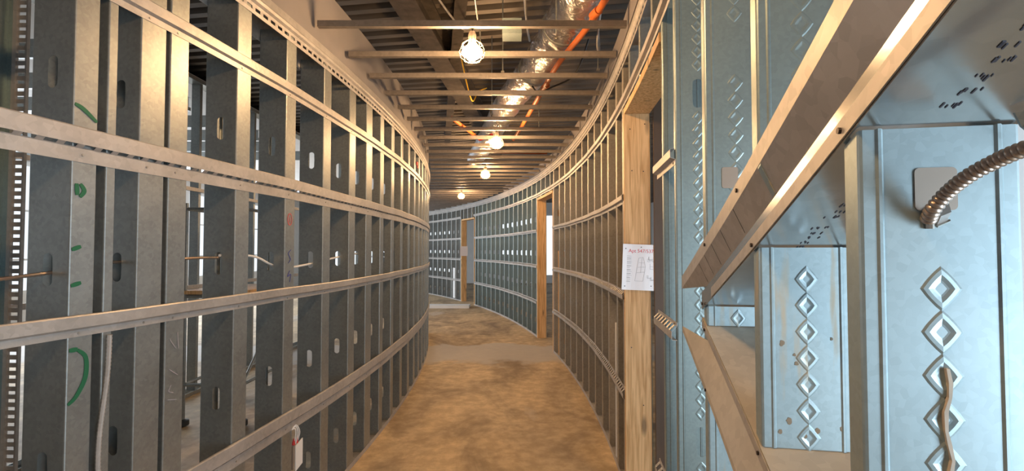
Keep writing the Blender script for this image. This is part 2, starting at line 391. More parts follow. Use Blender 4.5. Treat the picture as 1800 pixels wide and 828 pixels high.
# unseen boarded stretch behind the camera, added to block light from the left windows
mb = MB()
for k in range(12):
    a, b_ = -7.9+k*.33, -7.9+(k+1)*.33; mb.box(a, b_, -.15, 0, .001, 3.2, lambda s_, n, z: PL(s_, n, z))
struct(mb.build('light_block_1', 'gyp'))
wi = 0
for X, wins, z0, z1, nx in ((-8.98, WL, .7, 3.1, 2), (6.36, WRt, .7, 3.0, 2)):
    for a, b in wins:
        wi += 1; mb = MB(); f = .05
        mb.box(X-.03, X+.03, a, b, z0, z0+f).box(X-.03, X+.03, a, b, z1-f, z1).box(X-.03, X+.03, a, a+f, z0+f, z1-f).box(X-.03, X+.03, b-f, b, z0+f, z1-f)
        mb.box(X-.02, X+.02, (a+b)/2-.02, (a+b)/2+.02, z0+f, z1-f)
        for zz in (1.3, 2.2): mb.box(X-.018, X+.018, a+f, b-f, zz, zz+.035)
        struct(mb.build('window_%d' % wi, 'winframe'))

# ------------------------------------------------------------------ left curved wall
ZL = 2.66
LS = [-3.157, -2.937, -2.815, -2.456, -2.073, -1.661, -1.273, -0.944, -0.80]
LS = [-3.157, -2.937, -2.815, -2.456, -2.073, -1.661, -1.273, -0.944, -0.60, -0.26, 0.10, 0.46, 0.82, 1.18, 1.54, 1.92, 2.30, 2.68, 3.06, 3.44, 3.82, 4.2]
FL = {0:.077, 1:.105, 2:.088, 3:.096, 4:.095, 5:.10, 6:.11, 7:.13}
for i, s in enumerate(LS):
    fl = FL.get(i, .095)
    st = stud_mesh(0.002, ZL, -1, fl).build('metal_stud', 'galv', base=False)
    place_stud(st, s, -1, True)
    if i == 0: lab = 'wide galvanized steel stud with green marker strokes, nearest in left curved wall'
    elif i == 2: lab = 'galvanized stud with bright lamp glint near its top, third in left curved wall'
    elif i == 4: lab = 'galvanized stud with scribbled numbers and circled mark, fifth in left curved wall'
    else: lab = 'galvanized steel stud, %s in left curved wall counting from left picture edge' % ordw(i)
    tag(st, lab, 'stud', 'studs of the left curved wall')
    if i == 0: LSTUD0 = st
    if i == 4: LSTUD4 = st
    if i == 2: LSTUD2 = st
# nearest studs beside the camera end of the wall
st = stud_mesh(0.002, ZL, -1, .034, dep=.06, holes=[]).build('metal_stud', 'galv', base=False); place_stud(st, -3.052, -1, True)
tag(st, 'narrow shiny steel stud between the green-marked stud and its next neighbour', 'stud')

def rail(P, name, s0, s1, z0, z1, kind, studs, label, cat='channel', group=None, m='galv_rail', so=.014):
    # z0 bottom, z1 top
    if kind == 'wide':      # face above, slot row, flange below
        zm = z0+(z1-z0)*.44
        prof = [(.002, z0), (.002, zm-.005), (.004, zm-.003), (so, zm+.006), (so, z1-.004), (so-.003, z1), (.004, z1+.001)]; slot = 2
        zs = z0+(z1-z0)*.22
    elif kind == 'narrow':
        zm = z0+(z1-z0)*.38
        prof = [(.002, z0), (.002, zm-.004), (so, zm+.003), (so, z1-.004), (so-.003, z1), (.003, z1+.001)]; slot = None; zs = z0+(z1-z0)*.17
    else:                   # slots on the upper slope, face below
        zm = z1-(z1-z0)*.30
        prof = [(.002, z0-.001), (so-.003, z0), (so, z0+.004), (so, zm-.012), (.003, zm+.006), (.002, zm+.009), (.002, z1)]; slot = 3; zs = z1-.008
    prof = prof if P is PL else prof
    o = sweep(P, s0, s1, prof, .055, slot, wob=.006).build(name, m)
    tag(o, label, cat, group)
    screws(P, [s+.03 for s in studs if s0 < s+.03 < s1], zs, .002, o)
    return o
near = LS[:9]
rail(PL, 'furring_channel', -3.9, 4.3, 2.305, 2.375, 'narrow', near, 'topmost horizontal steel furring channel across the studs of left curved wall')
rail(PL, 'furring_channel', -3.9, 4.3, 1.765, 1.872, 'wide', near, 'wide double-band steel furring channel above eye level on left curved wall')
rail(PL, 'furring_channel', -3.9, 4.3, 1.237, 1.302, 'narrow', near, 'steel furring channel just below eye level across left curved wall')
rail(PL, 'furring_channel', -3.9, 4.3, 0.545, 0.655, 'wide', near, 'lowest steel furring channel, knee high across left curved wall')
def track(P, s0, s1, zb, zt, top, label, m='galv_rail', dep=DEP, name=None):
    if top:
        # slotted leg over the studs with a rolled edge, plus web on top and back leg
        prof = [(.003, zb), (.004, zb+.018), (.004, zb+.034), (.005, zb+.05), (.016, zb+.060), (.018, zb+.075), (.008, zb+.088), (.004, zt), (-dep-.004, zt), (-dep-.004, zb)]
        return tag(sweep(P, s0, s1, prof, .06, 1).build('head_track', m), label, 'track')
    prof = [(.003, zt), (.003, zb+.002), (-dep-.003, zb+.002), (-dep-.003, zt)]
    return tag(sweep(P, s0, s1, prof, .1, None, t=-.0015).build('floor_track', m), label, 'track')
track(PL, -3.9, 4.3, 2.60, 2.73, True, 'slotted steel head track along the top of left curved wall')
track(PL, -3.9, 4.3, 0.0, 0.035, False, 'steel floor track along the foot of left curved wall')

# green marks and scribbles on studs: thin painted strokes lying on the flange
def strokes(P, pts_list, wdt, name, m, parent, n=.0022):
    for pts in pts_list:
        mb = MB()
        sp = spline([Vector((a, b, 0)) for a, b in pts], 6); rings = []
        for i, p in enumerate(sp):
            t = (sp[min(i+1, len(sp)-1)]-sp[max(i-1, 0)]).normalized(); q = Vector((-t.y, t.x, 0))*wdt*(.6+.4*math.sin(pi*(i+.5)/len(sp)))
            rings.append([P(p.x+q.x, n, p.y+q.y), P(p.x-q.x, n, p.y-q.y), P(p.x-q.x, n-.0012, p.y-q.y), P(p.x+q.x, n-.0012, p.y+q.y)])
        mb.loft(rings); mb.build(name, m, parent)
S0 = -3.157
strokes(PL, [[(S0+.006, 1.20), (S0+.03, 1.20)], [(S0+.03, 1.198), (S0+.055, 1.17), (S0+.055, 1.11), (S0+.03, 1.06), (S0+.006, 1.04)]], .007, 'green_marking', 'green', LSTUD0)
strokes(PL, [[(S0+.004, 1.94), (S0+.03, 1.93), (S0+.072, 1.90)], [(S0+.02, 2.33), (S0+.045, 2.31), (S0+.075, 2.31)], [(S0+.015, 1.70), (S0+.018, 1.665)], [(S0+.026, 1.70), (S0+.038, 1.68), (S0+.026, 1.66)], [(S0+.006, 1.50), (S0+.032, 1.51)], [(S0+.006, 1.392), (S0+.035, 1.40)]], .0065, 'green_marking', 'green', LSTUD0)
S2 = LS[2]
strokes(PL, [[(S2+.02, 1.17), (S2+.05, 1.13)], [(S2+.055, 1.19), (S2+.06, 1.13)], [(S2+.02, 1.06), (S2+.06, 1.03)], [(S2+.03, 1.0), (S2+.02, .98), (S2+.04, .97)], [(S2+.015, .95), (S2+.055, .94)]], .0018, 'pencil_marking', 'greyink', LSTUD2)
S4 = LS[4]
strokes(PL, [[(S4+.045+.02*math.cos(a), 1.66+.03*math.sin(a)) for a in [k*pi/4 for k in range(9)]], [(S4+.045, 1.67), (S4+.045, 1.645)]], .0018, 'circled_mark', 'redink', LSTUD4)
strokes(PL, [[(S4+.06, 1.50), (S4+.035, 1.48), (S4+.055, 1.45), (S4+.035, 1.43)], [(S4+.05, 1.39), (S4+.03, 1.36), (S4+.06, 1.37), (S4+.05, 1.33)]], .002, 'number_scribble', 'blueink', LSTUD4)

# armored cable and white cable through the knockouts
def cable(pts, r, n=14, rib=.006, amp=.22):
    sp = spline(pts, 10); L = sum((sp[i+1]-sp[i]).length for i in range(len(sp)-1)); N = int(L/rib); out = []; acc = 0; j = 0
    d = [0]
    for i in range(len(sp)-1): d.append(d[-1]+(sp[i+1]-sp[i]).length)
    for k in range(N+1):
        t = L*k/N
        while j < len(sp)-2 and d[j+1] < t: j += 1
        u = (t-d[j])/max(1e-9, d[j+1]-d[j]); out.append(sp[j].lerp(sp[j+1], u))
    mb = MB(); mb.tube(out, r, n, rf=lambda i: r*(1+amp*(-1 if i % 2 else 1)*.5)); return mb
dn = -DEP/2
tag(cable([PL(-3.9, dn, 1.36), PL(-3.5, dn, 1.40), PL(-3.157, dn, 1.43), PL(-3.0, dn+.01, 1.455), PL(-2.937, dn, 1.457), PL(-2.815, dn, 1.455), PL(-2.62, dn, 1.465), PL(-2.456, dn, 1.465)], .0055, 8).build('armored_cable', 'copper'),
    'thin bronze armored cable threaded through knockouts of the nearest left studs', 'cable')
tag(MB().tube(spline([PL(-2.45, dn, 1.475), PL(-2.35, dn, 1.475), PL(-2.2, dn, 1.465), PL(-2.073, dn, 1.425), PL(-1.95, dn, 1.40), PL(-1.661, dn, 1.415), PL(-1.5, dn, 1.43), PL(-1.273, dn, 1.45), PL(-1.0, dn, 1.47), PL(-.6, dn, 1.45)], 8), .006, 8).build('white_cable', 'plastic_white'),
    'white cable threaded through knockouts of left wall studs below the wide channel', 'cable')
tag(cable([PL(-3.035, .010, 1.228), PL(-3.04, .010, 1.1), PL(-3.062, .010, .9), PL(-3.06, .013, .75), PL(-3.035, .024, .62), PL(-3.02, .024, .54), PL(-2.99, .012, .4), PL(-2.97, .01, .2)], .007, 8).build('armored_cable', 'galv_rail'),
    'grey armored cable hanging vertically below the channel beside the green-marked stud', 'cable')
# junction box with wires on the fifth stud
jb = bpy.data.objects.new('junction_box', None); COL.objects.link(jb); jb.location = PL(-1.945, 0, .34)
tag(jb, 'small junction box with white cover and looped wires under lowest left channel', 'junction box')
b = MB(); b.box(-1.972, -1.918, -.045, .004, .33, .455, lambda s, n, z: PL(s, n, z)); b.build('box', 'tan', jb)
b = MB(); b.box(-1.955, -1.885, .005, .010, .325, .46, lambda s, n, z: PL(s, n, z+(s+1.92)*.25)); b.build('cover_plate', 'plastic_white', jb)
for q, (ds, zz) in enumerate([(-.02, .56), (0, .57), (.018, .575)]):
    MB().tube(spline([PL(-1.985+q*.004, -.004, .545), PL(-1.965+ds*.3, .012, zz-.012), PL(-1.942+ds, .012, .515), PL(-1.935+ds*.8, -.005, .452)], 6), .0035, 7).build('wire', 'plastic_white', jb)
for ds in (-.018, .012):
    MB().tube([PL(-1.94+ds, -.002, .458), PL(-1.94+ds, -.002, .468), PL(-1.938+ds, .0, .490)], .006, 8, rf=lambda i: (.009, .008, .004)[i]).build('wire_nut', 'red', jb)
# red ribbon near far end of left wall
b = MB(); b.box(.93, 1.0, .004, .016, 2.46, 2.50, PL); b.box(1.0, 1.05, .004, .012, 2.44, 2.47, PL)
tag(b.build('plastic_ribbon', 'red'), 'small red plastic ribbon tied near the top of left curved wall', 'ribbon')

# ------------------------------------------------------------------ right curved wall
ZR = 2.70
# near studs are cut by the sloping recess
def zB(s): return 1.337+(-3.284-s)*.370      # lower edge of upper inner track
def zC(s): return 1.318-(-3.284-s)*.370      # upper edge of lower inner track
NEAR = [-4.088, -3.743, -3.335, -2.925, -2.69]
nm = ['nearest the camera with the flexible conduit', 'second from the camera', 'third from the camera']
FR = .036
for i, s in enumerate(NEAR[:3]):
    zt = zB(s)-.003; zb = zC(s)+.004
    kn = []
    sk = []
    if i == 0: kn = []; sk = [(1.50, 1.60)]
    def shear(mb, top=None, bot=None):
        for v in mb.v:
            if top and abs(v.z-top[0]) < 1e-4: v.z += top[1]*v.y
            elif bot and abs(v.z-bot[0]) < 1e-4: v.z += bot[1]*v.y
        return mb
    mid = shear(stud_mesh(zb, zt, 1, FR, holes=kn, diamonds=(zb+.02, zt-.01, .046, sk), ribs=True), (zt, -.37), (zb, .37)).build('metal_stud', 'galv_blue' if i != 0 else 'galv_near', base=False)
    place_stud(mid, s, 1, True); 
    tag(mid, ['large blue-grey stud facing camera with mud run and conduit, inside sloping recess', 'rust-speckled blue stud piece with diamond embossing inside the sloping recess', 'short stud piece at the pointed far end of the sloping recess'][i], 'stud')
    if i == 0: MID0 = mid
    up = shear(stud_mesh(zB(s)+.055, ZR, 1, FR, holes=[], diamonds=(zB(s)+.12, ZR-.05, .046, [(1.98, 2.1)]), ribs=True, eh=.45), None, (zB(s)+.055, -.37)).build('metal_stud', 'galv_shaded', base=False)
    place_stud(up, s, 1, True); UP = globals().setdefault('UPS', []); UP.append(up); tag(up, 'upper stud piece above the sloping recess on right wall, %s' % ['nearest the camera', 'second from camera', 'third from camera'][i], 'stud', 'upper stud pieces above the recess')
    lo = shear(stud_mesh(.002, zC(s)-.030, 1, FR, holes=[(.25, .018, .05)], diamonds=(.4, zC(s)-.1, .046, []), ribs=True), (zC(s)-.030, .37)).build('metal_stud', 'galv_blue', base=False)
    place_stud(lo, s, 1, True); tag(lo, 'lower stud piece beneath the sloping recess on right wall, %s' % ['nearest the camera', 'second from camera', 'third from camera'][i], 'stud', 'lower stud pieces below the recess')
for i, s in enumerate(NEAR[3:]):
    st = stud_mesh(.002, ZR, 1, .03, diamonds=(.3, 2.6, .046, [(.78, .92), (1.37, 1.51), (1.97, 2.11)]), ribs=True, eh=.5).build('metal_stud', 'galv_shaded', base=False); place_stud(st, s, 1, True)
    tag(st, ['full-height embossed stud between the sloping recess and the near doorway', 'full-height stud at the near jamb of the closest doorway'][i], 'stud')

# sloping recess tracks (kerfed tracks running through the wall plane)
def chan(prof_fn, s0, s1, n=14):
    mb = MB(); rings = []
    for k in range(n+1):
        s = s0+(s1-s0)*k/n; rings.append([PR(s, a, z) for a, z in prof_fn(s)])
    mb.loft(rings); return mb
t = .0018
# upper inner track B: flange on corridor face, web going into the wall (above the stud pieces)
upper = chan(lambda s: [(.003, zB(s)), (.003, zB(s)+.046), (.003-t, zB(s)+.046), (.003-t, zB(s)+t), (-DEP, zB(s)+t), (-DEP, zB(s)+.046), (-DEP-t, zB(s)+.046), (-DEP-t, zB(s))], -4.75, -3.29, 24)
upB = upper.build('upper_track', 'galv_mirror'); tag(upB, 'sloping steel track with shiny wrinkled underside forming the recess top', 'track')
b = MB()
b = chan(lambda s: [(.0055, zB(s)+.003), (.0055, zB(s)+.026), (.0035, zB(s)+.026), (.0035, zB(s)+.003)], -4.74, -3.40, 20); b.build('face_flange', 'galv_rail', upB)
# outer piece A
def lean(offs, s0, s_in, s1, n=24):       # sloped plate whose inner edge starts further along than its outer edge
    mb = MB(); rings = []
    for k in range(n+1):
        f = k/n; so_ = s0+(s1-s0)*f; si = s_in+(s1-s_in)*f
        rings.append([PR(so_ if a > .01 else si, a, fn(so_ if a > .01 else si)) for a, fn in offs])
    mb.loft(rings); return mb
A = lean([(.0, lambda q: zB(q)+.047), (.025, lambda q: zB(q)+.101), (.025, lambda q: zB(q)+.137), (.025-t, lambda q: zB(q)+.137), (.025-t, lambda q: zB(q)+.101+t), (.0, lambda q: zB(q)+.047+t)], -3.135, -3.34, -4.75)
upA = A.build('soffit_track', 'galv_rail'); tag(upA, 'sloping outer steel track with seamed grey underside projecting above the recess', 'track')
for s in (-3.36, -3.42, -3.49, -3.57, -3.67):
    b = MB(); b.box(s, s+.0015, .003, .0245, -.0008, .0002, lambda s_, n, z: PR(s_, n, zB(s_)+.047+n*2.16+z))
    b.build('seam_line', 'dark', upA)
b = MB(); b.box(-3.835, -3.822, .003, .0245, -.004, -.0005, lambda s_, n, z: PR(s_, n, zB(s_)+.047+n*2.16+z)); b.build('splice_strip', 'galv_blue', upA)
screws(PR, [-3.43, -3.70], 0, .0252, upA, 'screw', .004)
for ch, s in zip([c for c in upA.children if c.name.startswith('screw')], (-3.43, -3.70)): ch.location.z = zB(s)+.117
# lower inner track C
C_ = chan(lambda s: [(.003, zC(s)+.002), (.003, zC(s)-.022), (.003-t, zC(s)-.022), (.003-t, zC(s)), (-DEP, zC(s)), (-DEP, zC(s)-.022), (-DEP-t, zC(s)-.022), (-DEP-t, zC(s)+.002)], -4.75, -3.29, 24)
loC = C_.build('lower_track', 'galv_dusty'); tag(loC, 'sloping steel track with dusty tan upper face forming the recess bottom', 'track')
C2 = chan(lambda s: [(.0055, zC(s)-.001), (.0055, zC(s)-.020), (.0035, zC(s)-.020), (.0035, zC(s)-.001)], -4.74, -3.30, 20); C2.build('face_flange', 'galv_rail', loC)
D_ = lean([(.0, lambda q: zC(q)-.024), (.025, lambda q: zC(q)-.100), (.025, lambda q: zC(q)-.116), (.025-t, lambda q: zC(q)-.116), (.025-t, lambda q: zC(q)-.102), (.0, lambda q: zC(q)-.026)], -3.14, -3.36, -4.75)
loD = D_.build('sill_track', 'galv_dusty'); tag(loD, 'sloping outer tan steel track projecting below the recess like a sill', 'track')
for zf, par, s_, nn in ((lambda s: zB(s)+.010, upB, -3.31, .0062), (lambda s: zB(s)+.010, upB, -3.72, .0062), (lambda s: zB(s)+.014, upB, -4.06, .0062), (lambda s: zC(s)-.010, loC, -3.33, .0062), (lambda s: zC(s)-.010, loC, -3.74, .0062), (lambda s: zC(s)-.108, loD, -3.42, .0252)):
    MB().tube([PR(s_, nn-.001, zf(s_)), PR(s_, nn+.0025, zf(s_))], .0038, 8).build('screw', 'screw', par)
# stencilled ink dots on the shiny underside
rnd = random.Random(3)
for row, k0, k1 in ((0, 0, 11), (0, 12, 22), (0, 25, 34)):
    b = MB()
    for k in range(k0, k1):
        s = -3.62-.02*k; n = -.060-.004*math.sin(k)
        for q in range(6):
            ss = s-.006*rnd.random(); nn = n-.022*rnd.random(); w_ = .0016+.002*rnd.random()
            if abs(ss+4.088) < .03: continue
            b.box(ss, ss+w_*2, nn, nn+w_*.5, -.0009, -.0002, lambda a, n_, z: PR(a, n_, zB(a)+z))
    b.build('ink_stamp', 'blackink', upB)
# crumpled tab at the far corner of the underside above the first stud
s = -4.10
b = MB(); pts = [PR(s-.01, -.13, zB(s)-.001), PR(s-.03, -.158, zB(s)-.001), PR(s-.004, -.156, zB(s)-.030), PR(s-.004, -.140, zB(s)-.014)]
nrm = Vector((0, -.002, 0)); b.add(pts+[p+nrm for p in pts], [(0,1,2,3),(7,6,5,4),(0,4,5,1),(1,5,6,2),(2,6,7,3),(3,7,4,0)]); b.build('bent_tab', 'galv', upB)

# mud run, knockout film and conduit on first stud
def on_web(s, x, z, out=.0012):          # point on the camera side of the web of stud at arc s, x into the wall
    a = s/RR; tv = Vector((-math.sin(a), math.cos(a), 0)); return PR(s, -x, z)-tv*out
def web_patch(s, poly, th, name, m, parent):
    mb = MB(); n = len(poly)
    mb.add([on_web(s, x, z, th) for x, z in poly]+[on_web(s, x, z, .0001) for x, z in poly], [tuple(range(n)), tuple(range(2*n-1, n-1, -1))]+[(i, (i+1)%n, n+(i+1)%n, n+i) for i in range(n)])
    return mb.build(name, m, parent)
def rrect(x0, x1, z0, z1, r):
    P_ = []
    for cx, cz, a0 in ((x1-r, z1-r, 0), (x0+r, z1-r, 90), (x0+r, z0+r, 180), (x1-r, z0+r, 270)):
        for k in range(5): a = math.radians(a0+k*22.5); P_.append((cx+r*math.cos(a), cz+r*math.sin(a)))
    return P_
web_patch(-3.335, rrect(.040, .080, 1.66, 1.715, .006), .0014, 'knockout_cover', 'tan', UPS[2])
web_patch(-4.088, rrect(.053, .093, 1.542, 1.588, .005), .0014, 'knockout_cover', 'tan', MID0)
run = []
zz = [1.375, 1.36, 1.345, 1.33, 1.31, 1.295, 1.28, 1.265]
run = [(.078+.003*math.sin(i*1.3), z) for i, z in enumerate(zz)]
web_patch(-4.088, [(x-.0015-.001*(i%2), z) for i, (x, z) in enumerate(run)]+[(x+.0015, z) for x, z in run[::-1]], .0016+.0032, 'mud_run', 'stain', MID0)
run = [(.080+.003*math.sin(i*1.7), z) for i, z in enumerate([1.235, 1.22, 1.20, 1.18, 1.16])]
web_patch(-4.088, [(x-.002, z) for x, z in run]+[(x+.0022, z) for x, z in run[::-1]], .0016+.0032, 'mud_run', 'stain', MID0)
rb = random.Random(11)
MID1 = [o for o in COL.objects if o.get('label', '').startswith('rust-speckled')][0]
for x, z, r_ in ((.035, 1.335, .009), (.055, 1.315, .005), (.058, 1.30, .007), (.115, 1.345, .005), (.045, 1.20, .010), (.03, 1.18, .008), (.07, 1.175, .007), (.09, 1.185, .008), (.13, 1.19, .009), (.062, 1.22, .005)):
    web_patch(-3.743, [(x+r_*.5*(.7+.5*rb.random())*math.cos(k*pi/6), z+r_*.5*(.7+.5*rb.random())*math.sin(k*pi/6)*1.2) for k in range(12)], .0006, 'rust_blotch', 'rust', MID1)
cd = bpy.data.objects.new('flexible_conduit', None); COL.objects.link(cd); cd.location = on_web(-4.088, .075, 1.53, .01)
tag(cd, 'thick ribbed bronze flexible conduit curving out of the nearest right stud', 'conduit')
def px(x, y, d):
    a = (x-900)/860; bb = (414-y)/860; c_, s_ = math.cos(PITCH), math.sin(PITCH); k = d/(c_-bb*s_)
    return Vector((a*k, d, 1.5+(s_+bb*c_)*k))
def conduit():
    sp = spline([px(1631, 388, .520), px(1640, 368, .508), px(1664, 340, .495), px(1700, 311, .475), px(1745, 286, .455), px(1800, 262, .43), px(1880, 238, .40), px(1980, 215, .37)], 10)
    d = [0]
    for i in range(len(sp)-1): d.append(d[-1]+(sp[i+1]-sp[i]).length)
    L = d[-1]; rib = .0052; N = int(L/rib*6); out = []; j = 0
    for k in range(N+1):
        tt = L*k/N
        while j < len(sp)-2 and d[j+1] < tt: j += 1
        out.append(sp[j].lerp(sp[j+1], (tt-d[j])/max(1e-9, d[j+1]-d[j])))
    mb = MB(); mb.tube(out, .0075, 20, rf=lambda i: .0060+.0016*abs(math.sin(pi*i/6))); return mb
conduit().build('ribbed_sheath', 'copper', cd)
e0 = px(1634, 392, .528); 
MB().tube([px(1642, 384, .529), px(1650, 366, .516)], .011, 6).build('connector', 'galv_rail', cd)
MB().tube([px(1641, 386, .531), px(1644, 380, .5265)], .0135, 6).build('locknut', 'screw_z', [c for c in cd.children if c.name.startswith('connector')][0])
MB().tube([px(1634, 378, .5205), px(1634, 402, .5215)], .004, 8).build('screw', 'screw_z', cd)

# studs of the right wall beyond the near doorway
def section(s_list, m, secname, grp, fl=.045, zt=ZR, labf=None):
    out = []
    proto = stud_mesh(.002, zt, 1, fl).build('metal_stud', m, base=False)
    for i, s in enumerate(s_list):
        o = place_stud(proto, s, 1, i == 0); tag(o, secname % ordw(i), 'stud', grp); out.append(o)
    return out
SEC1 = [-1.50, -1.225, -0.834+0, -.50, -.12, .25, .62, 1.0, 1.38, 1.76, 2.14, 2.56]
SEC2 = [3.85+.365*i for i in range(14)]+[8.80]
SEC3 = [10.06+.385*i for i in range(20)]
section(SEC1, 'galv_warm', 'steel stud of right wall, %s beyond the wooden post of the closest doorway', 'right wall studs between closest and second doorway')
section(SEC2, 'galv_shaded', 'bluish steel stud, %s beyond the second doorway on the right wall', 'right wall studs between second and third doorway')
section(SEC3, 'galv', 'dim steel stud, %s beyond the farthest doorway at the corridor end', 'studs beyond the farthest doorway')
near1 = SEC1[:8]
RN = {1: 'topmost', 2: 'second highest', 3: 'second lowest', 4: 'lowest'}
RZ = {1: (2.405, 2.465, 'narrow'), 2: (1.795, 1.850, 'narrow'), 3: (1.190, 1.250, 'ledge'), 4: (.575, .640, 'ledge')}
for k, (a, b_, kd) in RZ.items():
    if k > 1:
        rail(PR, 'furring_channel', -1.535, 2.60, a, b_, kd, near1, '%s furring channel on right wall between closest and second doorway' % RN[k], so=.018)
        rail(PR, 'furring_channel', 3.81, 8.895, a, b_, kd, [], '%s furring channel on bluish right wall between second and third doorway' % RN[k], so=.018)
    rail(PR, 'furring_channel', 10.01, 17.5, a, b_, kd, [], '%s furring channel on dim studs beyond the farthest doorway' % RN[k], so=.018)
rail(PR, 'furring_channel', -2.90, 8.96, *RZ[1], near1, 'topmost furring channel of right wall running over the wooden door headers', so=.018)
for k, lab in ((2, 'short slotted channel stub above the clipped one beside the closest doorway'), (3, 'short slotted channel stub at waist height beside the closest doorway'), (4, 'short slotted channel stub near the floor beside the closest doorway')):
    rail(PR, 'channel_stub', -2.93, -2.56, *RZ[k][:2], RZ[k][2] if k > 2 else 'narrow', [-2.92], lab, cat='channel stub', so=.02)
track(PR, -4.9, 17.5, 2.665, 2.79, True, 'slotted steel head track along the top of right curved wall')
for a, b_, lab in ((-4.9, -2.66, 'steel floor track under the near studs of the right wall'), (-1.56, 2.62, 'steel floor track of right wall between closest and second doorway'), (3.8, 8.93, 'steel floor track of right wall between second and third doorway'), (10.0, 17.5, 'steel floor track beyond the farthest doorway')):
    track(PR, a, b_, 0, .035, False, lab)

# door openings: far wooden jamb, header, near jamb; cripple studs above
def wbox(a, b_, n0, n1, z0, z1, name, m, parent=None):
    mb = MB(); mb.box(a, b_, n0, n1, z0, z1, PR); return mb.build(name, m, parent)
DN = ['closest', 'second', 'farthest']
JAMB = []
for i, (a, b_, zh) in enumerate(((-2.64, -1.574, 2.345), (2.64, 3.77, 2.345), (8.93, 9.97, 2.345))):
    j = wbox(b_-.002, b_+.036, -.150, .006, .001, zh, 'door_post', 'wood'); JAMB.append(j)
    tag(j, 'knotty pine post at the far side of the %s doorway%s' % (DN[i], ', paper sheet taped on it' if i != 1 else ''), 'post')
    MB().box(b_-.004, b_+.034, -.155, -.151, .001, zh, PR).build('edge_trim', 'galv_shaded', j)
    hd = MB(); n_ = 8
    for k in range(n_):
        s0_ = a+(b_+.03-a)*k/n_; s1_ = a+(b_+.03-a)*(k+1)/n_
        hd.box(s0_, s1_, -.150, .004, zh+.001, zh+.04, PR)
    tag(hd.build('door_header', 'wood'), 'pine header spanning the top of the %s doorway on the right wall' % DN[i], 'header')
    if i:
        tag(wbox(a-.03, a-.001, -.150, .004, .001, zh, 'door_post', 'wood'), 'narrow pine post at the near side of the %s doorway' % DN[i], 'post')
    ks = [a+.18+.35*k for k in range(3)]
    for q, s in enumerate(ks):
        c = stud_mesh(zh+.042, ZR, 1, .04, holes=[]).build('metal_stud', 'galv', base=False); place_stud(c, s, 1, True)
        tag(c, 'short cripple stud over the %s doorway header, %s counting from its near side' % (DN[i], ordw(q)), 'stud')
# nail heads in near post
for s_, z_ in ((-.03, 2.25), (-.12, 2.28), (-.04, 1.99), (-.11, 1.985), (-.03, .9), (-.1, .55)):
    p = PR(-1.574, s_, z_)-Vector((0, .003, 0)); MB().tube([p+Vector((0, .002, 0)), p-Vector((0, .001, 0))], .0035, 8).build('nail_head', 'screw', JAMB[0])

# papers
def paper(c, wd, ht, rot, tilt, label, detail=True):
    ax = Vector((math.cos(rot), math.sin(rot), 0)); up = Vector((0, 0, 1)); nr = ax.cross(up)   # toward the camera
    ax2 = ax*math.cos(tilt)+up*math.sin(tilt); up2 = -ax*math.sin(tilt)+up*math.cos(tilt)
    def T(x, y, z): return c+ax2*x+up2*y+nr*(z+.003*math.sin(x*18))
    mb = MB(); N = 8
    for k in range(N):
        x0 = -wd/2+wd*k/N; mb.box(x0, x0+wd/N, -ht/2, ht/2, 0, .0006, T)
    o = mb.build('paper_sheet', 'paper'); tag(o, label, 'notice')
    if not detail: return o
    def lines(L, th, name, m):
        b = MB()
        for (x0, y0, x1, y1) in L:
            d = Vector((x1-x0, y1-y0, 0)); n = Vector((-d.y, d.x, 0)).normalized()*th/2; K = max(1, int(d.length/.02))
            for k in range(K):
                p = Vector((x0, y0, 0))+d*k/K; q = Vector((x0, y0, 0))+d*(k+1)/K
                vs = [T(*(p+n)[:2], .0012), T(*(q+n)[:2], .0012), T(*(q-n)[:2], .0012), T(*(p-n)[:2], .0012), T(*(p+n)[:2], .0006), T(*(q+n)[:2], .0006), T(*(q-n)[:2], .0006), T(*(p-n)[:2], .0006)]
                b.add(vs, [(0,1,2,3),(7,6,5,4),(0,4,5,1),(1,5,6,2),(2,6,7,3),(3,7,4,0)])
        b.build(name, m, o)
    r_ = random.Random(5); L = []
    for k in range(14):
        y = ht*.24-k*ht*.042; L.append((-wd*.38, y, -wd*(.38-.08-.06*r_.random()), y-.001))
        if k % 2: L.append((-wd*.38, y-.003, -wd*.27, y-.003))
    lines(L, .0016, 'text_lines', 'greyink')
    L = []
    fp = [(-.14, -.34), (.06, -.36), (.12, .10), (.02, .22), (-.06, .20), (-.14, -.34)]
    fp = [(-.15, -.30), (.07, -.30), (.13, .02), (.06, .22), (-.06, .20), (-.15, -.30)]
    L += [(wd*fp[i][0], ht*fp[i][1], wd*fp[i+1][0], ht*fp[i+1][1]) for i in range(5)]
    L += [(-.10*wd, -.12*ht, .11*wd, -.10*ht), (-.08*wd, 0, .12*wd, .01*ht), (0, -.12*ht, .03*wd, .2*ht), (-.05*wd, .1*ht, .1*wd, .1*ht)]
    for k in range(12):
        x = wd*(.18+.14*r_.random()); y = ht*(-.35+.55*r_.random()); L.append((x, y, x+.02, y)); L.append((x, y, x, y+.018))
    lines(L, .0014, 'floor_plan', 'greyink')
    cu = bpy.data.curves.new('txt', 'FONT'); cu.body = 'Apt 547/537'; cu.size = .030; cu.align_x = 'CENTER'; cu.extrude = .0003
    to = bpy.data.objects.new('txt', cu); COL.objects.link(to)
    dg = bpy.context.evaluated_depsgraph_get(); me = bpy.data.meshes.new_from_object(to.evaluated_get(dg)); bpy.data.objects.remove(to)
    b = MB(); b.add([T(v.co.x, v.co.y+ht*.32, .0010+v.co.z) for v in me.vertices], [tuple(p.vertices) for p in me.polygons]); b.build('heading', 'redink', o)
    for x, y in ((0.0, .44), (-.42, -.42), (.30, -.40), (-.42, .40)):
        b = MB(); b.tube([T(wd*x, ht*y, .0005), T(wd*x, ht*y, .004)], .003, 8).build('tack', 'screw', o)
    return o
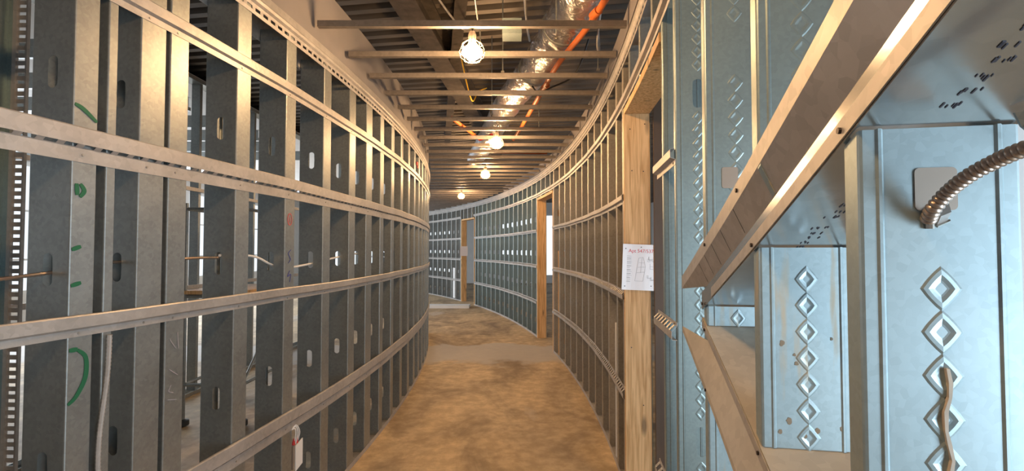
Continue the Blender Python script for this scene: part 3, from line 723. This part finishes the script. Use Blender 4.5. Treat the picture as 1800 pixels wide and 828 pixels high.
paper(px(1126, 470, 2.985), .222, .279, 0.02, -.04, 'printed floor plan sheet with red heading tacked on the closest wooden post')
paper(PR(9.95, -.06, 1.46)-Vector((0, .02, 0)), .22, .28, .3, 0, 'small white sheet on the wooden post of the farthest doorway', False)
# brown board behind the closest doorway, gypsum offcut, wood strip
b = MB(); b.box(-1.62, -1.60, -.60, -.165, .001, 2.50, PR); tag(b.build('plywood_panel', 'brown'), 'dark brown panel standing just inside the closest doorway', 'panel')
b = MB(); b.box(-1.115, -1.085, -.13, -.004, .04, .98, PR); b.box(-1.085, -.86, -.13, -.118, .04, .95, PR)
tag(b.build('gypsum_offcut', 'white_paint'), 'white gypsum offcut standing inside right wall bay beyond the closest post', 'board')
b = MB(); b.box(2.24, 2.27, -.10, -.003, .04, 1.48, PR); tag(b.build('wood_strip', 'wood'), 'pale timber strip standing between studs just before the second doorway', 'timber')
b = MB(); b.box(10.62, 10.78, -.05, -.03, .04, .95, PR); tag(b.build('gypsum_offcut', 'white_paint'), 'white board leaning between the dim studs beyond the farthest doorway', 'board')
# pale raised board across the corridor
b = MB(); b.box(-3.05, -1.10, 12.55, 12.95, .001, .07); tag(b.build('pale_board', 'white_paint'), 'pale board lying across the corridor floor near the farthest doorway', 'board')

# ------------------------------------------------------------------ ceiling over the corridor
def PC(a, r, z): return Vector((CX+r*math.cos(a), CY+r*math.sin(a), z))
def wall_x(R, y): return CX+math.sqrt(max(0.01, R*R-(y-CY)**2))
def joist(y0):
    zb = 2.795; h = .036; mb = MB()
    prof = [(0, 0), (.032, 0), (.034, .003), (.034, .010), (.032, .010), (.032, .002), (.002, .002), (.002, h-.002), (.032, h-.002), (.032, h-.010), (.034, h-.010), (.034, h), (0, h)]
    mb.loft([[Vector((x, y0+y, zb+z)) for y, z in prof] for x in (wall_x(RL+.02, y0), wall_x(RR-.02, y0))]); return mb
k = 0; s = 2.80
while s < 19:
    j = joist(s).build('ceiling_joist', 'galv_joist')
    tag(j, 'thin steel ceiling joist spanning the corridor, %s counting away from the camera' % ordw(k), 'joist', 'ceiling joists across the corridor')
    k += 1; s += .405 if k > 1 else .44
# boards above head tracks
tag(sweep(PL, -3.9, 3.2, [(-.010, 2.735), (-.010, 3.10)], .15, None, t=.0125).build('gypsum_board', 'gyp'), 'grey gypsum strip rising above the left head track', 'board')
tag(sweep(PR, -3.2, 6.5, [(-.004, 2.795), (-.004, 2.93)], .15, None, t=-.0125).build('gypsum_board', 'gyp'), 'grey gypsum strip rising above the right head track', 'board')
# steel beams under the deck
def ibeam(p0, p1, h, wd, name, lab, m='beam'):
    p0 = Vector(p0); p1 = Vector(p1); d = (p1-p0).normalized(); q = Vector((-d.y, d.x, 0)); tf = .018
    pr = [(-wd/2, 0), (wd/2, 0), (wd/2, tf), (.008, tf), (.008, h-tf), (wd/2, h-tf), (wd/2, h), (-wd/2, h), (-wd/2, h-tf), (-.008, h-tf), (-.008, tf), (-wd/2, tf)]
    mb = MB(); mb.loft([[p+q*a+Vector((0, 0, z)) for a, z in pr] for p in (p0, p1)]); tag(mb.build(name, m), lab, 'beam')
ibeam((-1.12, 0, 3.34), (-.30, 9.5, 3.34), .26, .20, 'steel_beam', 'dark steel beam running lengthwise under the metal deck, left of centre')
ibeam((-.05, 1.5, 3.44), (-1.2, 9.0, 3.44), .17, .10, 'steel_beam', 'slim dark steel beam crossing under the deck above the first lamp')
# foil duct
dp = spline([(.70, 1.3, 3.15), (.54, 2.4, 3.15), (.425, 3.2, 3.15), (.345, 3.7, 3.14), (.21, 4.4, 3.14), (.01, 5.15, 3.13), (-.14, 5.9, 3.12), (-.34, 7.0, 3.12), (-.66, 8.7, 3.12)], 26)
b = MB(); b.tube(dp, .13, 28, rf=lambda i: .142+.006*noise.noise(Vector((i*.31, 0, 0)))+.004*(i % 3 == 0))
for i, v in enumerate(b.v): b.v[i] = v+noise.noise_vector(v*9)*.012
du = b.build('foil_duct', 'foil'); tag(du, 'silver foil-wrapped round duct running above the ceiling joists', 'duct')
for i in (70, 104, 150):
    c = dp[i]; d = (dp[i+1]-dp[i-1]).normalized(); MB().tube([c-d*.012, c+d*.012], .156, 28).build('strap_band', 'black' if i == 150 else 'galv', du)
b = MB(); b.tube(spline([(.62, 2.1, 2.97), (.548, 2.84, 2.97), (.49, 3.24, 2.97), (.363, 3.85, 2.97), (.247, 4.72, 2.96), (.10, 5.83, 2.95), (.02, 6.4, 2.95)], 8), .021, 12)
op = b.build('sprinkler_pipe', 'orange'); tag(op, 'orange sprinkler pipe running lengthwise beside the foil duct', 'pipe')
for p in ((.52, 3.0, 2.97), (.30, 4.35, 2.965)):
    p = Vector(p); MB().tube([p-Vector((-.012, .04, 0)), p+Vector((-.012, .04, 0))], .028, 12).build('coupling', 'orange', op)
b = MB(); b.tube([(-.30, 6.85, 2.88), (.50, 6.95, 2.88)], .02, 12); tag(b.build('sprinkler_pipe', 'orange'), 'short orange sprinkler branch pipe crossing the corridor beyond the second lamp', 'pipe')
b = MB(); b.tube([(-.62, 5.0, 2.855), (-.40, 5.95, 2.855)], .02, 12); lp = tag(b.build('sprinkler_pipe', 'orange'), 'short orange pipe piece with red fitting left of the caged lamp', 'pipe')
b = MB(); b.tube([(-.40, 5.96, 2.855), (-.24, 5.76, 2.855)], .022, 12); b.build('elbow_fitting', 'red', lp)
# ceiling wires
wires = [([(-.75, 2.9, 3.5), (-.62, 3.4, 3.42), (-.42, 3.9, 3.3), (-.36, 4.3, 3.5)], .008, 'grey wire drooping under the deck left of the first lamp', 'galv_rail'),
         ([(-.30, 2.4, 3.5), (-.16, 3.0, 3.3), (-.02, 3.4, 3.35), (.02, 3.9, 3.55)], .009, 'dark cable drooping under the deck above the first lamp', 'black'),
         ([(.05, 2.6, 3.55), (.10, 3.6, 3.3), (.16, 4.4, 3.4)], .009, 'grey cable running beside the foil duct on its left', 'galv_rail'),
         ([(.62, 3.2, 3.3), (.60, 3.4, 2.98), (.65, 3.6, 3.0), (.66, 3.8, 3.5)], .007, 'looped grey wire right of the orange pipe near the first joists', 'galv_rail'),
         ([(.62, 3.9, 3.2), (.52, 4.0, 2.95), (.34, 4.2, 2.905), (.24, 4.35, 2.91), (.18, 4.3, 2.95)], .008, 'dark looped cable crossing the orange pipe', 'black'),
         ([(-.50, 4.6, 3.4), (-.42, 5.0, 3.05), (-.36, 5.2, 3.2), (-.30, 5.7, 3.4)], .007, 'thin wire loop left of the caged lamp', 'yellow')]
for pts, r, lab, m in wires: tag(MB().tube(spline(pts, 10), r, 7).build('ceiling_cable', m), lab, 'cable')
for q, (x, y) in enumerate(((-.07, 3.65), (.28, 3.05), (.64, 3.6), (-.2, 4.8), (.3, 5.4))):
    b = MB(); b.tube([(x, y, 2.83), (x, y, 3.62)], .005, 7)
    o = b.build('hanger_rod', 'galv'); tag(o, 'thin steel hanger rod between joists and deck, %s away from the camera' % ordw([1, 0, 2, 3, 4][q] if q < 5 else q), 'rod', 'hanger rods above the corridor joists')
    MB().box(x-.012, x+.012, y-.012, y+.012, 2.80+.032, 2.80+.044).build('nut', 'screw_z', o)
# junction box above first lamp
b = MB(); b.box(-.06, .06, 2.98, 3.10, 2.835, 2.93); o = b.build('ceiling_box', 'galv_shaded'); tag(o, 'square steel electrical box above joists right of the first lamp', 'electrical box')

# ------------------------------------------------------------------ lamps
def lamp(p, lab, lit=True):
    x, y, z = p; yj = 2.816 if y < 2.5 else 3.256+.405*max(0, math.ceil((y-3.256)/.405))
    e = bpy.data.objects.new('work_lamp', None); COL.objects.link(e); e.location = p
    tag(e, lab, 'lamp', 'temporary work lamps along the ceiling')
    MB().lathe((x, y, z), [(.001, -.046), (.030, -.040), (.052, -.022), (.062, -.002), (.054, .016), (.030, .034), (.014, .050), (.001, .051)], 20).build('bulb', 'bulb', e)
    MB().lathe((x, y, z), [(.016, .050), (.022, .052), (.024, .10), (.018, .12), (.001, .121)], 16).build('socket', 'tan', e)
    b = MB()
    for k in range(8):
        a = 2*pi*k/8; ca, sa = math.cos(a), math.sin(a)
        b.tube([(x+r*ca, y+r*sa, z+h) for r, h in ((.024, .07), (.058, .045), (.076, .002), (.066, -.035), (.032, -.058), (.002, -.062))], .0017, 5)
    for r, h in ((.058, .045), (.0765, .0), (.050, -.048)):
        b.tube([(x+r*math.cos(2*pi*k/20), y+r*math.sin(2*pi*k/20), z+h) for k in range(21)], .0017, 5)
    b.build('cage', 'cage', e)
    MB().tube(spline([(x, y, z+.12), (x+.01, y+.02, z+.20), (x+.03, (y+yj)/2, z+.24), (x+.02, yj, 2.834)], 6), .005, 6).build('cord', 'black', e)
lamp_labels = ['glowing caged work lamp overhead beside the camera, out of frame', 'large glowing caged work lamp nearest the camera between the first joists', 'second glowing work lamp from the camera with visible wire cage', 'third glowing work lamp from the camera, above the corridor middle', 'farthest glowing work lamp near the corridor bend']
for p, lab in zip(LAMPS, lamp_labels): lamp(p, lab)

# ------------------------------------------------------------------ rooms seen through the framing
# left room: pale partition studs, cross channels and ceiling joists
proto = None
for i in range(20):
    y = .2+.55*i
    b = MB(); X = -3.4; b.box(X, X+.09, y, y+.0015, .03, 3.3); b.box(X+.0885, X+.09, y, y+.04, .03, 3.3); b.box(X, X+.0015, y, y+.04, .03, 3.3)
    if proto is None: o = proto = b.build('partition_stud', 'galv')
    else: o = proto.copy(); COL.objects.link(o); o.location = proto.location+Vector((0, .55*i, 0))
    tag(o, 'partition stud in bright room behind left curved wall, %s counting away from camera' % ordw(i), 'stud', 'partition studs in the left room')
for z, w_ in ((.0, 'floor'), (3.26, 'top')):
    b = MB(); b.box(-3.42, -3.29, 0, 11.2, z+.001, z+.003); b.box(-3.42, -3.418, 0, 11.2, z+.003, z+.04); b.box(-3.292, -3.29, 0, 11.2, z+.003, z+.04)
    tag(b.build('partition_track', 'galv'), '%s track of the partition in the bright left room' % w_, 'track')
for q, z in enumerate((1.1, 2.1)):
    b = MB(); b.box(-3.285, -3.27, 0, 11.2, z, z+.04); b.box(-3.285, -3.25, 0, 11.2, z, z+.003)
    tag(b.build('partition_channel', 'galv_rail'), '%s cross channel on the partition in the bright left room' % ('lower', 'upper')[q], 'channel')
for i in range(13):
    y = -.6+.75*i
    b = MB(); b.box(-8.9, -3.6, y, y+.04, 3.05, 3.09); b.box(-8.9, -3.6, y, y+.002, 3.09, 3.20); b.box(-8.9, -3.6, y, y+.04, 3.20, 3.202)
    if i == 0: pj = o = b.build('room_joist', 'galv')
    else: o = pj.copy(); COL.objects.link(o); o.location = pj.location+Vector((0, .75*i, 0))
    tag(o, 'grey ceiling joist in bright room left of curved wall, %s counting away from camera' % ordw(i), 'joist', 'ceiling joists in the left room')
# rolling scaffold seen low between left studs
sc = bpy.data.objects.new('scaffold', None); COL.objects.link(sc); sc.location = (-2.55, 4.6, 0)
tag(sc, 'steel scaffold frame with diagonal brace standing in the left room', 'scaffold')
for x in (-2.8, -2.3):
    for y in (4.2, 5.0): MB().tube([(x, y, .06), (x, y, 1.9)], .018, 8).build('post', 'galv', sc); MB().lathe((x, y, .001), [(.02, 0), (.05, .01), (.05, .05), (.02, .06)], 12).build('caster', 'black', sc)
for z in (.35, 1.1, 1.85):
    MB().tube([(-2.8, 4.2, z), (-2.8, 5.0, z)], .014, 8).build('rung', 'galv', sc); MB().tube([(-2.3, 4.2, z), (-2.3, 5.0, z)], .014, 8).build('rung', 'galv', sc)
    MB().tube([(-2.8, 4.2, z), (-2.3, 4.2, z)], .014, 8).build('rung', 'galv', sc)
MB().tube([(-2.3, 4.2, .35), (-2.3, 5.0, 1.1)], .012, 8).build('brace', 'galv', sc)
MB().box(-2.82, -2.28, 4.18, 5.02, 1.12, 1.15).build('plank', 'wood', sc)
# perforated corner post by the left picture edge
b = MB(); b.box(-1.905, -1.880, 1.826, 1.83, .001, 3.2); b.box(-1.95, -1.905, 1.79, 1.83, .001, 3.2); cp = b.build('corner_post', 'galv_shaded'); tag(cp, 'blue-grey corner post behind the left wall at the picture edge', 'post')
b = MB()
for k in range(110): b.box(-1.866, -1.834, 1.825, 1.828, .02+k*.029, .02+k*.029+.017)
b.box(-1.882, -1.868, 1.82, 1.832, .001, 3.2); b.box(-1.832, -1.826, 1.82, 1.832, .001, 3.2); b.build('perforated_bead', 'galv_rail', cp)
# right room: white partition post with window frame by the picture edge
b = MB(); b.box(1.555, 1.72, 1.53, 1.58, .001, 3.4); tag(b.build('white_post', 'white_paint'), 'white post in the bright room at the right picture edge', 'post')
for i in range(8):
    y = 8.2+.8*i-4
    b = MB(); b.box(2.2, 2.29, y, y+.0015, .002, 3.3); b.box(2.2, 2.2015, y, y+.04, .002, 3.3); b.box(2.2885, 2.29, y, y+.04, .002, 3.3)
    if i == 0: pr_ = o = b.build('partition_stud', 'galv_shaded')
    else: o = pr_.copy(); COL.objects.link(o); o.location = pr_.location+Vector((0, .8*i, 0))
    tag(o, 'bluish partition stud behind the right curved wall, %s counting away from camera' % ordw(i), 'stud', 'partition studs in the right room')
